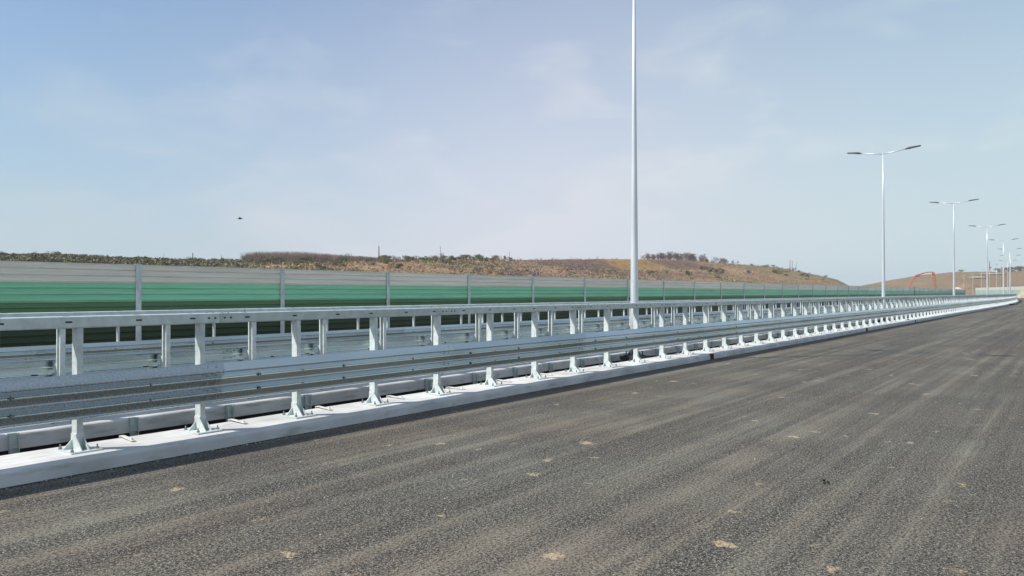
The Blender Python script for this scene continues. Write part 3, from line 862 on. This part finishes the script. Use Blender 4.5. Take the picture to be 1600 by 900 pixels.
# ------------------------------------------------------------------ hillside scrub
M['leaf_green'] = noisy('shrub_leaf_green', (0.10,0.14,0.045), (0.19,0.235,0.085), 0.5, rough=0.8, lo=0.3, hi=0.7, spec=0.2)
M['leaf_olive'] = noisy('shrub_leaf_olive', (0.12,0.115,0.062), (0.20,0.185,0.105), 0.5, rough=0.85, lo=0.3, hi=0.7, spec=0.2)
M['twig'] = noisy('bare_twigs', (0.18,0.138,0.118), (0.28,0.22,0.19), 0.6, rough=0.9, spec=0.1)
M['pale_bloom'] = noisy('pale_blossom', (0.50,0.46,0.42), (0.62,0.59,0.55), 2, rough=0.9)
M['straw'] = noisy('dry_grass', (0.26,0.20,0.11), (0.40,0.31,0.18), 0.5, rough=0.95, spec=0.1)
def leaf(mb, p, r, rg, m):
    a = Vector((rg.gauss(0,1), rg.gauss(0,1), rg.gauss(0,1))).normalized()
    b = a.orthogonal().normalized(); c = a.cross(b)
    t = rg.uniform(0, 6.28); u = b*math.cos(t)+c*math.sin(t); v = a.cross(u)
    mb.add([p-u*r, p+v*r*.6, p+u*r, p-v*r*.6], [(0,1,2,3)], m)
def bush_mesh(name, mm, seed, n=260, lobes=6, lr=0.09):
    rg = random.Random(seed); mb = MB()
    cs = [(Vector((rg.uniform(-.62,.62), rg.uniform(-.62,.62), rg.uniform(.22,.70))), rg.uniform(.20,.42)) for _ in range(lobes)]
    for i in range(n):
        c, r = rg.choice(cs); d = Vector((rg.gauss(0,1), rg.gauss(0,1), rg.gauss(0,.9))).normalized()
        p = c + d*r*rg.random()**.4
        if p.z < 0: p.z = abs(p.z)
        leaf(mb, p, lr*rg.uniform(.6,1.3), rg, 0)
    for i in range(26):
        c, r = rg.choice(cs); e = c + Vector((rg.uniform(-.3,.3), rg.uniform(-.3,.3), r*rg.uniform(.6,1.25)))
        mb.tube([(0,0,0), c*.5 + Vector((rg.uniform(-.1,.1),)*3), e], [.02,.012,.005], 3, 1, caps=False)
    return mb.mesh(name, [mm, M['twig']])
bushes = {'green': [bush_mesh('shrub_green', M['leaf_green'], 10+i) for i in range(3)],
          'olive': [bush_mesh('shrub_olive', M['leaf_olive'], 20+i) for i in range(3)],
          'brown': [bush_mesh('shrub_brown', M['twig'], 30+i, lr=0.06, n=300) for i in range(2)],
          'pale': [bush_mesh('shrub_pale', M['pale_bloom'], 40, n=200, lobes=4)]}
BL = {'green': 'rounded green shrub on the dry hillside', 'olive': 'dull olive shrub on the dry hillside',
      'brown': 'leafless brown shrub on the dry hillside', 'pale': 'small pale blossoming shrub among the scrub'}
def sees(x, y, z):
    D = -x; b_ = 0
    if D < 30: return False
    t = 22.1/D
    return CAMZ + (z - CAMZ)*t > 2.60
rg = random.Random(77)
count = 0
def put_bush(kind, x, y, sc, lab=None, grp='shrubs on the dry hillside', sq=1.0):
    global count
    o = link('shrub', rg.choice(bushes[kind]), None, (x, y, ground_z(x, y) - 0.06*sc), rg.uniform(0, 6.28))
    o.scale = (sc*rg.uniform(.9,1.4), sc*rg.uniform(.9,1.4), sc*rg.uniform(.75,1.1)*sq)
    tag(o, lab or BL[kind], 'shrub', grp); count += 1
def at_px(px, D):
    Z = 1180*D/(CT*(1688-px)); return -D, (Z - D*ST)/CT
# bigger ones the photo singles out: (px, D, kind, size)
for px, D, kd, sc, lab in ((668,140,'green',3.6,'broad green shrub clump on the hill crest, left one of the large pair'),(690,132,'green',3.4,'tall green shrub below the crest beside the thin pole'),
        (745,143,'green',3.4,'broad green shrub clump on the hill crest, right one of the large pair'),(728,147,'olive',3.0,None),(762,139,'green',2.6,None),(775,146,'olive',2.6,None),
        (604,132,'green',2.6,'green shrub at the foot of the dark wooden pole'),(597,141,'olive',2.0,None),(640,136,'olive',2.4,None),(716,144,'olive',2.6,None),
        (746,132,'pale',1.7,'pale blossoming shrub in front of the right crest clump'),(796,134,'pale',1.8,'pale blossoming shrub farther right near the brown slope'),
        (800,145,'olive',2.3,None),(786,149,'olive',2.2,None),(1072,112,'green',3.4,'bright green shrub at the foot of the spoil heap'),(1098,128,'olive',3.6,None),(1112,120,'olive',5.0,'wide dark olive shrub right of the spoil heap'),
        (1125,116,'olive',3.8,None),(1215,110,'olive',4.6,None),(1258,112,'olive',4.8,None),(1170,114,'olive',3.0,None),(1016,112,'olive',2.6,None),
        (1238,138,'brown',4.0,None),(406,128,'olive',2.2,None),(440,130,'green',2.2,None),(468,128,'olive',2.4,None),(536,147,'green',2.0,None)):
    x, y = at_px(px, D); put_bush(kd, x, y, sc*0.62, lab)
tries = 0
while count < 235 and tries < 9000:
    tries += 1
    px = rg.uniform(-60, 1290); D = rg.uniform(70, 150) if rg.random() < .6 else rg.uniform(142, 152)
    x, y = at_px(px, D)
    z = ground_z(x, y)
    if not sees(x, y, z + 1.0): continue
    if 800 < px < 1075 and rg.random() < (.93 if D > 110 else .5): continue
    if px > 1060 and rg.random() < .6: continue
    if px < 390: kd = rg.choice(['olive','olive','brown','green']); 
    else: kd = rg.choice(['olive','green','brown','olive','brown'])
    sc = rg.uniform(.7, 1.5) * (1 + (D-100)/200)
    if px < 400: sc *= .62
    put_bush(kd, x, y, sc)
# low ground cover, nobody could count it
mb = MB(); n_t = 0; tries = 0
while n_t < 26000 and tries < 200000:
    tries += 1
    px = rg.uniform(-80, 1320); D = rg.uniform(62, 156)
    x, y = at_px(px, D)
    if rg.random() < 0.6 and px > 400: continue
    z = ground_z(x, y)
    if not sees(x, y, z + 0.9): continue
    dens = fbm(x, y, 0.05)
    if px > 390 and dens < 0.0 and rg.random() < .75: continue
    if 800 < px < 1066 and D > 131 and rg.random() < .75: continue
    if px > 1200 and rg.random() < .6: continue
    if px < 390: m_i = rg.choices([0,1,2,3], [2,8,4,0])[0]; hh = rg.uniform(.15, .65)
    elif 790 < px < 935: m_i = rg.choices([0,1,2,3], [0,1,8,1])[0]; hh = rg.uniform(.2, .8)
    else: m_i = rg.choices([0,1,2,3], [1,2,3,6])[0]; hh = rg.uniform(.15, .6)
    for _ in range(3):
        leaf(mb, Vector((x + rg.gauss(0,.25), y + rg.gauss(0,.25), z + hh*rg.random())), rg.uniform(.10,.24)*(1+hh*.5), rg, m_i)
    n_t += 1
o = link('ground_cover', mb.mesh('ground_cover', [M['leaf_green'], M['leaf_olive'], M['twig'], M['straw']]))
tag(o, 'low dry scrub and grass covering the hillside', 'scrub', kind='stuff')
# brown brushwood thicket on the crest
mb = MB()
for i in range(4200):
    px = 402 + 165*rg.random()**1.35; D = 150 + rg.uniform(-5, 7)
    x, y = at_px(px, 150); x = -D; 
    z = ground_z(x, y)
    hmax = 2.6*(1 - smooth((px-440)/130)*0.62)*smooth((px-398)/8+.35)
    h = hmax*rg.uniform(.55, 1.05)
    lean = Vector((rg.gauss(0,.12), rg.gauss(0,.12), 1))*h
    p = Vector((x, y, z))
    mb.tube([p, p+lean*.55, p+lean+Vector((rg.gauss(0,.1),rg.gauss(0,.1),0))], [.035,.025,.01], 3, 0, caps=False)
    for _ in range(2):
        q = p + lean*rg.uniform(.3,.8); mb.tube([q, q+Vector((rg.gauss(0,.35),rg.gauss(0,.35),rg.uniform(.2,.6)))], [.02,.008], 3, 0, caps=False)
o = link('thicket', mb.mesh('thicket', M['twig'])); tag(o, 'dense leafless brown thicket along the hill crest', 'thicket', kind='stuff')
# bare trees on the hill right of the near lamp
def bare_tree(seed):
    rg = random.Random(seed); mb = MB(); cr = MB()
    h = 4.4; top = Vector((rg.uniform(-.3,.3), rg.uniform(-.3,.3), h))
    mb.tube([(0,0,-.3),(top.x*.3,top.y*.3,h*.4),top], [.10,.07,.025], 6, 0)
    def branch(p, d, l, r, lev):
        e = p + d*l; m_ = p + d*l*.5 + Vector((rg.gauss(0,.05),rg.gauss(0,.05),.04))
        cr.tube([p, m_, e], [r, r*.7, r*.4], 3, 0, caps=False)
        if lev:
            for _ in range(4):
                dd = (d + Vector((rg.gauss(0,.35), rg.gauss(0,.35), rg.uniform(.2,.9)))).normalized()
                branch(p + d*l*rg.uniform(.4,1), dd, l*rg.uniform(.45,.7), r*.6, lev-1)
    for i in range(20):
        t = rg.uniform(.18, .9); a = rg.uniform(0, 6.28)
        branch(Vector((top.x*t, top.y*t, h*t)), Vector((math.cos(a)*.6, math.sin(a)*.6, rg.uniform(.6,1.2))).normalized(), rg.uniform(.7,1.5)*(1.15-t*.6), .035, 2)
    return mb.mesh('trunk', M['twig']), cr.mesh('crown', M['twig'])
bt = [bare_tree(i+3) for i in range(4)]
for i in range(130):
    px = 1044 + 112*(i+rg.uniform(0,.9))/130; D = 150 + rg.uniform(-2, 16)
    x, y = at_px(px, 150); x = -D
    tr, cr = rg.choice(bt)
    sc = rg.uniform(.8, 1.08) if 1050 < px < 1100 else rg.uniform(.62, .85)
    if px > 1140: sc *= .7
    t = link('bare_tree', None, loc=(x, y, ground_z(x, y)), rz=rg.uniform(0,6.28)); t.scale = (sc, sc, sc)
    link('trunk', tr, t); link('crown', cr, t)
    t.scale = (sc*1.7, sc*1.7, sc*.82)
    tag(t, 'slender leafless tree in the row on the hill crest', 'tree', 'bare trees on the hill crest')
# dark trees at the far hill's top
for px, yy, sc in ((1562,423,3.4),(1570,422,3.8),(1578,422,3.4),(1588,421,4.2),(1596,423,3.8),(1604,422,4.0),(1503,424,2.2)):
    u = (px-800)/1180; Z = H2Y/(CT+ST*u); X = (CT*u-ST)*Z
    put_bush('olive', X, H2Y + rg.uniform(-4,4), sc*1.15, 'dark tree clump on top of the far hill', 'dark trees on the far hill')
# ------------------------------------------------------------------ poles on the hills
M['wood'] = noisy('weathered_pole_wood', (0.07,0.055,0.045), (0.13,0.105,0.085), 3, rough=0.9)
M['conc'] = noisy('grey_concrete_pole', (0.32,0.30,0.28), (0.42,0.40,0.37), 3, rough=0.9)
def hill_pole(px, ytop, D, mm, lab, r=0.13, lean=0.0, arm=False):
    x, y = at_px(px, D); Z = ST*(-x) + CT*y
    gz = ground_z(x, y); zt = CAMZ + (457-ytop)/1180*Z
    mb = MB(); mb.tube([(0,0,-.5),(lean*.5,lean*.2,(zt-gz)*.5),(lean,lean*.4,zt-gz)], [r, r*.85, r*.6], 8)
    o = link('utility_pole', None, loc=(x, y, gz)); link('pole', mb.mesh('pole', mm, smooth=True), o)
    if arm:
        a = MB(); h = zt-gz-.5
        a.box(lean-.06, lean+.06, -.8, .8, h, h+.12)
        for yy in (-.7, 0, .7): a.tube([(lean,yy,h+.12),(lean,yy,h+.38)], .05, 6)
        link('crossarm', a.mesh('crossarm', mm), o)
    tag(o, lab, 'pole')
hill_pole(592, 384, 144, M['wood'], 'dark wooden pole standing on the hill crest left of the green shrubs', .15)
hill_pole(688, 384, 147, M['conc'], 'thin grey pole among the large green shrubs on the crest', .09)
hill_pole(796, 393, 149, M['wood'], 'short thin pole on the crest left of the brown slope', .07)
hill_pole(301, 395, 149, M['wood'], 'thin post on the scrubby crest at the left, taller one of the two', .10)
hill_pole(346, 399, 149, M['wood'], 'thin post on the scrubby crest just left of the brown thicket', .07)
hill_pole(56, 392, 149, M['wood'], 'small post on the olive crest near the left edge', .06)
hill_pole(256, 396, 149, M['conc'], 'small pale post on the olive crest', .05)
hill_pole(1033, 408, 128, M['conc'], 'thin pale pole in front of the spoil heap', .12)
hill_pole(1149, 411, 132, M['conc'], 'thin pale pole on the tan slope right of the bare trees', .12)
hill_pole(1234.5, 407, 136, M['wood'], 'left one of the twin poles on the right shoulder of the hill', .16, arm=True)
hill_pole(1238, 407, 138, M['wood'], 'right one of the twin poles on the right shoulder of the hill', .16)
hill_pole(1241, 409, 134, M['conc'], 'leaning pale pole beside the twin poles', .17, lean=1.6)

# ------------------------------------------------------------------ far things: pump boom, mast, heaps
ZP = 255.0
b0 = cam_pt(1440, 457, ZP); b0.z = BASE
root = link('concrete_pump', None, loc=b0); tag(root, 'red boom of a concrete pump arching above the noise wall', 'pump boom')
def P(x, y, z=ZP):
    return cam_pt(x, y, z) - b0
def lattice(a, b, wd, m, name):
    a, b = Vector(a), Vector(b); d = (b-a); l = d.length; d.normalize()
    side = d.cross(Vector((ST, -CT, 0))).normalized()*wd
    mb = MB(); mb.tube([a+side, b+side*.8], wd*.32, 6); mb.tube([a-side, b-side*.8], wd*.32, 6)
    n = max(3, int(l/ (wd*2.2)))
    for i in range(n):
        p = a + d*l*i/n; q = a + d*l*(i+1)/n; sg = 1 if i % 2 else -1
        mb.tube([p+side*sg, q-side*sg], wd*.22, 5)
    link(name, mb.mesh(name, m), root)
lattice(P(1412,462), P(1431,431), .26, M['red'], 'lower_boom')
mb = MB(); mb.tube([P(1431,431), P(1434,429.5), P(1446,426), P(1457,424.5)], [.24,.22,.19,.18], 8); link('upper_boom', mb.mesh('upper_boom', M['red'], smooth=True), root)
lattice(P(1458,424.5), P(1463.5,462), .34, M['red'], 'folded_boom')
mb = MB(); mb.tube([P(1457,426), P(1461,432), P(1462,440)], .22, 6); mb.tube([P(1430.5,432.5), P(1437,430.5)], .30, 8); link('hinge', mb.mesh('hinge', M['red']), root)
q = P(1438,462); mb = MB(); mb.box(q.x-6.2, q.x+6.2, q.y-1.3, q.y+1.3, 0.9, 1.7); mb.box(q.x-6.2, q.x-4.2, q.y-1.2, q.y+1.2, 1.72, 2.3)
for i in (-4.8,-2.2,3,4.4):
    for sy in (-1.2,1.2): mb.tube([(q.x+i,q.y+sy-.15,.5),(q.x+i,q.y+sy+.15,.5)], .5, 12)
link('chassis', mb.mesh('chassis', M['red']), root)
p = cam_pt(1546.5, 424, 640); p.z = ground_z(p.x, p.y)
hz = CAMZ + (457-408)/1180*640 - p.z
mb = MB(); mb.tube([(0,0,-1),(0,0,hz*.5),(0,0,hz)], [.38,.34,.22], 8)
o = link('mast', None, loc=p); link('mast_pole', mb.mesh('mast_pole', M['wood']), o)
mb = MB(); mb.tube([(0,0,hz*.42),(0,0,hz*.56)], .75, 8); link('collar', mb.mesh('collar', M['red']), o)
tag(o, 'tall dark mast with a red collar on the far hill', 'mast')
def heap(name, c, rx, ry, h, mm, lab, cat, seed, kind=None):
    mb = MB(); n = 26; vs = [(0,0,h)]
    for r_ in range(1, 8):
        for k in range(n):
            t = 6.2832*k/n; q = r_/7
            j = 1 + .18*noise.noise(Vector((math.cos(t)*2, math.sin(t)*2, seed+q*3)))
            vs.append((rx*q*j*math.cos(t), ry*q*j*math.sin(t), h*(1-q**1.4)*(1+.15*noise.noise(Vector((t*2, q*4, seed)))) - (.05 if r_ == 7 else 0)))
    fs = [(0, 1+k, 1+(k+1)%n) for k in range(n)]
    for r_ in range(6):
        for k in range(n): fs.append((1+r_*n+k, 1+(r_+1)*n+k, 1+(r_+1)*n+(k+1)%n, 1+r_*n+(k+1)%n))
    mb.add(vs, fs)
    o = link(name, fixn(mb.mesh(name, mm, smooth=True)), None, c); tag(o, lab, cat, kind=kind); return o
M['sand'] = noisy('sandy_soil', (0.30,0.25,0.18), (0.42,0.36,0.27), 1.2, rough=0.95, bump=.5)
M['chalk'] = noisy('chalky_soil', (0.40,0.36,0.29), (0.52,0.48,0.40), .3, rough=0.95)
c = cam_pt(1600, 465, 235); c.z = 0
heap('earth_heap', c, 2.2, 2.2, 2.9, M['sand'], 'beige heap of earth on the road at the far right edge', 'heap', 2)
for px, py, Z0, rx, ry, h, lab in ((1496, 449.5, 400, 3.0, 4, 1.4, 'pale chalky heap at the end of the long noise wall'),
                          (1526, 433.5, 500, 7, 5, 0.7, 'pale chalky scar, the lower one on the far hill'),
                          (1546, 428.5, 500, 12, 7, 0.6, 'long pale chalky scar near the far hill crest, left of the mast')):
    Z = Z0
    while Z < 735:                       # walk out until the slope is met
        c = cam_pt(px, py, Z)
        if ground_z(c.x, c.y) > c.z: break
        Z += 1.0
    if Z0 == 400: c = cam_pt(px, py+3, 400)
    else: c.z = ground_z(c.x, c.y) - .1
    heap('chalk_heap', c, rx, ry, h, M['chalk'], lab, 'heap', px)
# ------------------------------------------------------------------ small things on the road, and the bird
M['rubber'] = noisy('black_rubber_scrap', (0.008,0.008,0.008), (0.02,0.02,0.02), 20, rough=0.8)
def scrap(c, r, lab, seed, flat=.35):
    rg = random.Random(seed); mb = MB()
    for k in range(5):
        q = Vector((rg.uniform(-r,r), rg.uniform(-r,r), r*flat*rg.random())); n = 7
        vs = [q + Vector((math.cos(t)*r*.5*rg.uniform(.5,1.3), math.sin(t)*r*.35*rg.uniform(.5,1.3), -q.z if False else 0)) for t in [6.283*i/n for i in range(n)]]
        top = [v*0.7 + Vector((0,0,r*flat*rg.uniform(.4,1.1))) for v in vs]
        mb.add(vs + top, [tuple(range(n, 2*n))] + [(i,(i+1)%n,n+(i+1)%n,n+i) for i in range(n)])
    o = link('rubber_scrap', mb.mesh('rubber_scrap', M['rubber']), None, c); tag(o, lab, 'scrap')
p = cam_pt(1290, 756, 1.73*1180/299); p.z = 0.004
scrap(p, 0.030, 'small black rubber scrap on the asphalt, right foreground', 1, .7)
p = cam_pt(1240, 781, 1.73*1180/324); p.z = 0.004
scrap(p, 0.012, 'tiny black crumb on the asphalt beside the larger scrap', 2)
p = road_pt(124, 7.25, 0.004); scrap(p, 0.55, 'flat dark scrap lying by the kerb far down the road', 3, .25)
# bird
bz = 70.0; p = cam_pt(374.5, 341.5, bz)
mb = MB(); n = 8
mb.tube([(-.20,0,.02),(-.12,0,.01),(0,0,-.02),(.12,0,.0),(.20,0,.03),(.26,0,.02)], [.008,.035,.062,.05,.032,.006], 8)
M['feather'] = noisy('dark_feathers', (0.02,0.02,0.022), (0.04,0.04,0.042), 20, rough=0.8)
bird = link('bird', mb.mesh('bird_body', M['feather'], smooth=True), None, p, TH + 0.4)
for sg in (1, -1):
    wv = [(-.07,0,0),(.09,0,0),(.06,.20*sg,.09),(-.06,.20*sg,.09),(.0,.42*sg,.10),(-.09,.40*sg,.09)]
    m2 = MB(); m2.add([(x,y,z+.008) for x,y,z in wv] + [(x,y,z-.004) for x,y,z in wv],
        [(0,1,2,3),(3,2,4,5),(9,8,7,6),(11,10,8,9),(0,6,7,1),(1,7,8,2),(2,8,10,4),(4,10,11,5),(5,11,9,3),(3,9,6,0)])
    link('wing', fixn(m2.mesh('wing', M['feather'])), bird)
m2 = MB(); m2.add([(-.18,-.02,.02),(-.18,.02,.02),(-.32,.06,.03),(-.32,-.06,.03),(-.18,-.02,.01),(-.18,.02,.01),(-.32,.06,.02),(-.32,-.06,.02)],
    [(0,1,2,3),(7,6,5,4),(0,4,5,1),(1,5,6,2),(2,6,7,3),(3,7,4,0)]); link('tail', m2.mesh('tail', M['feather']), bird)
tag(bird, 'small dark bird flying in the sky at the left', 'bird')

# ------------------------------------------------------------------ thin spring haze
hm = bpy.data.materials.new('haze'); hm.use_nodes = True; t = hm.node_tree; t.nodes.clear()
ho = N(t, 'ShaderNodeOutputMaterial'); hv = N(t, 'ShaderNodeVolumePrincipled')
hv.inputs['Color'].default_value = (0.80,0.86,0.95,1); hv.inputs['Density'].default_value = 0.00028; hv.inputs['Anisotropy'].default_value = 0.2
t.links.new(hv.outputs[0], ho.inputs['Volume'])
mb = MB(); mb.box(xs[0]-5, xs[-1]+5, ys[0]-5, ys[-1]+5, min(v[2] for v in gm.v) - 1.0, max(v[2] for v in gm.v) + 12.0)
o = link('haze', mb.mesh('haze', hm)); tag(o, 'thin pale haze over the far hills', 'haze', kind='stuff')
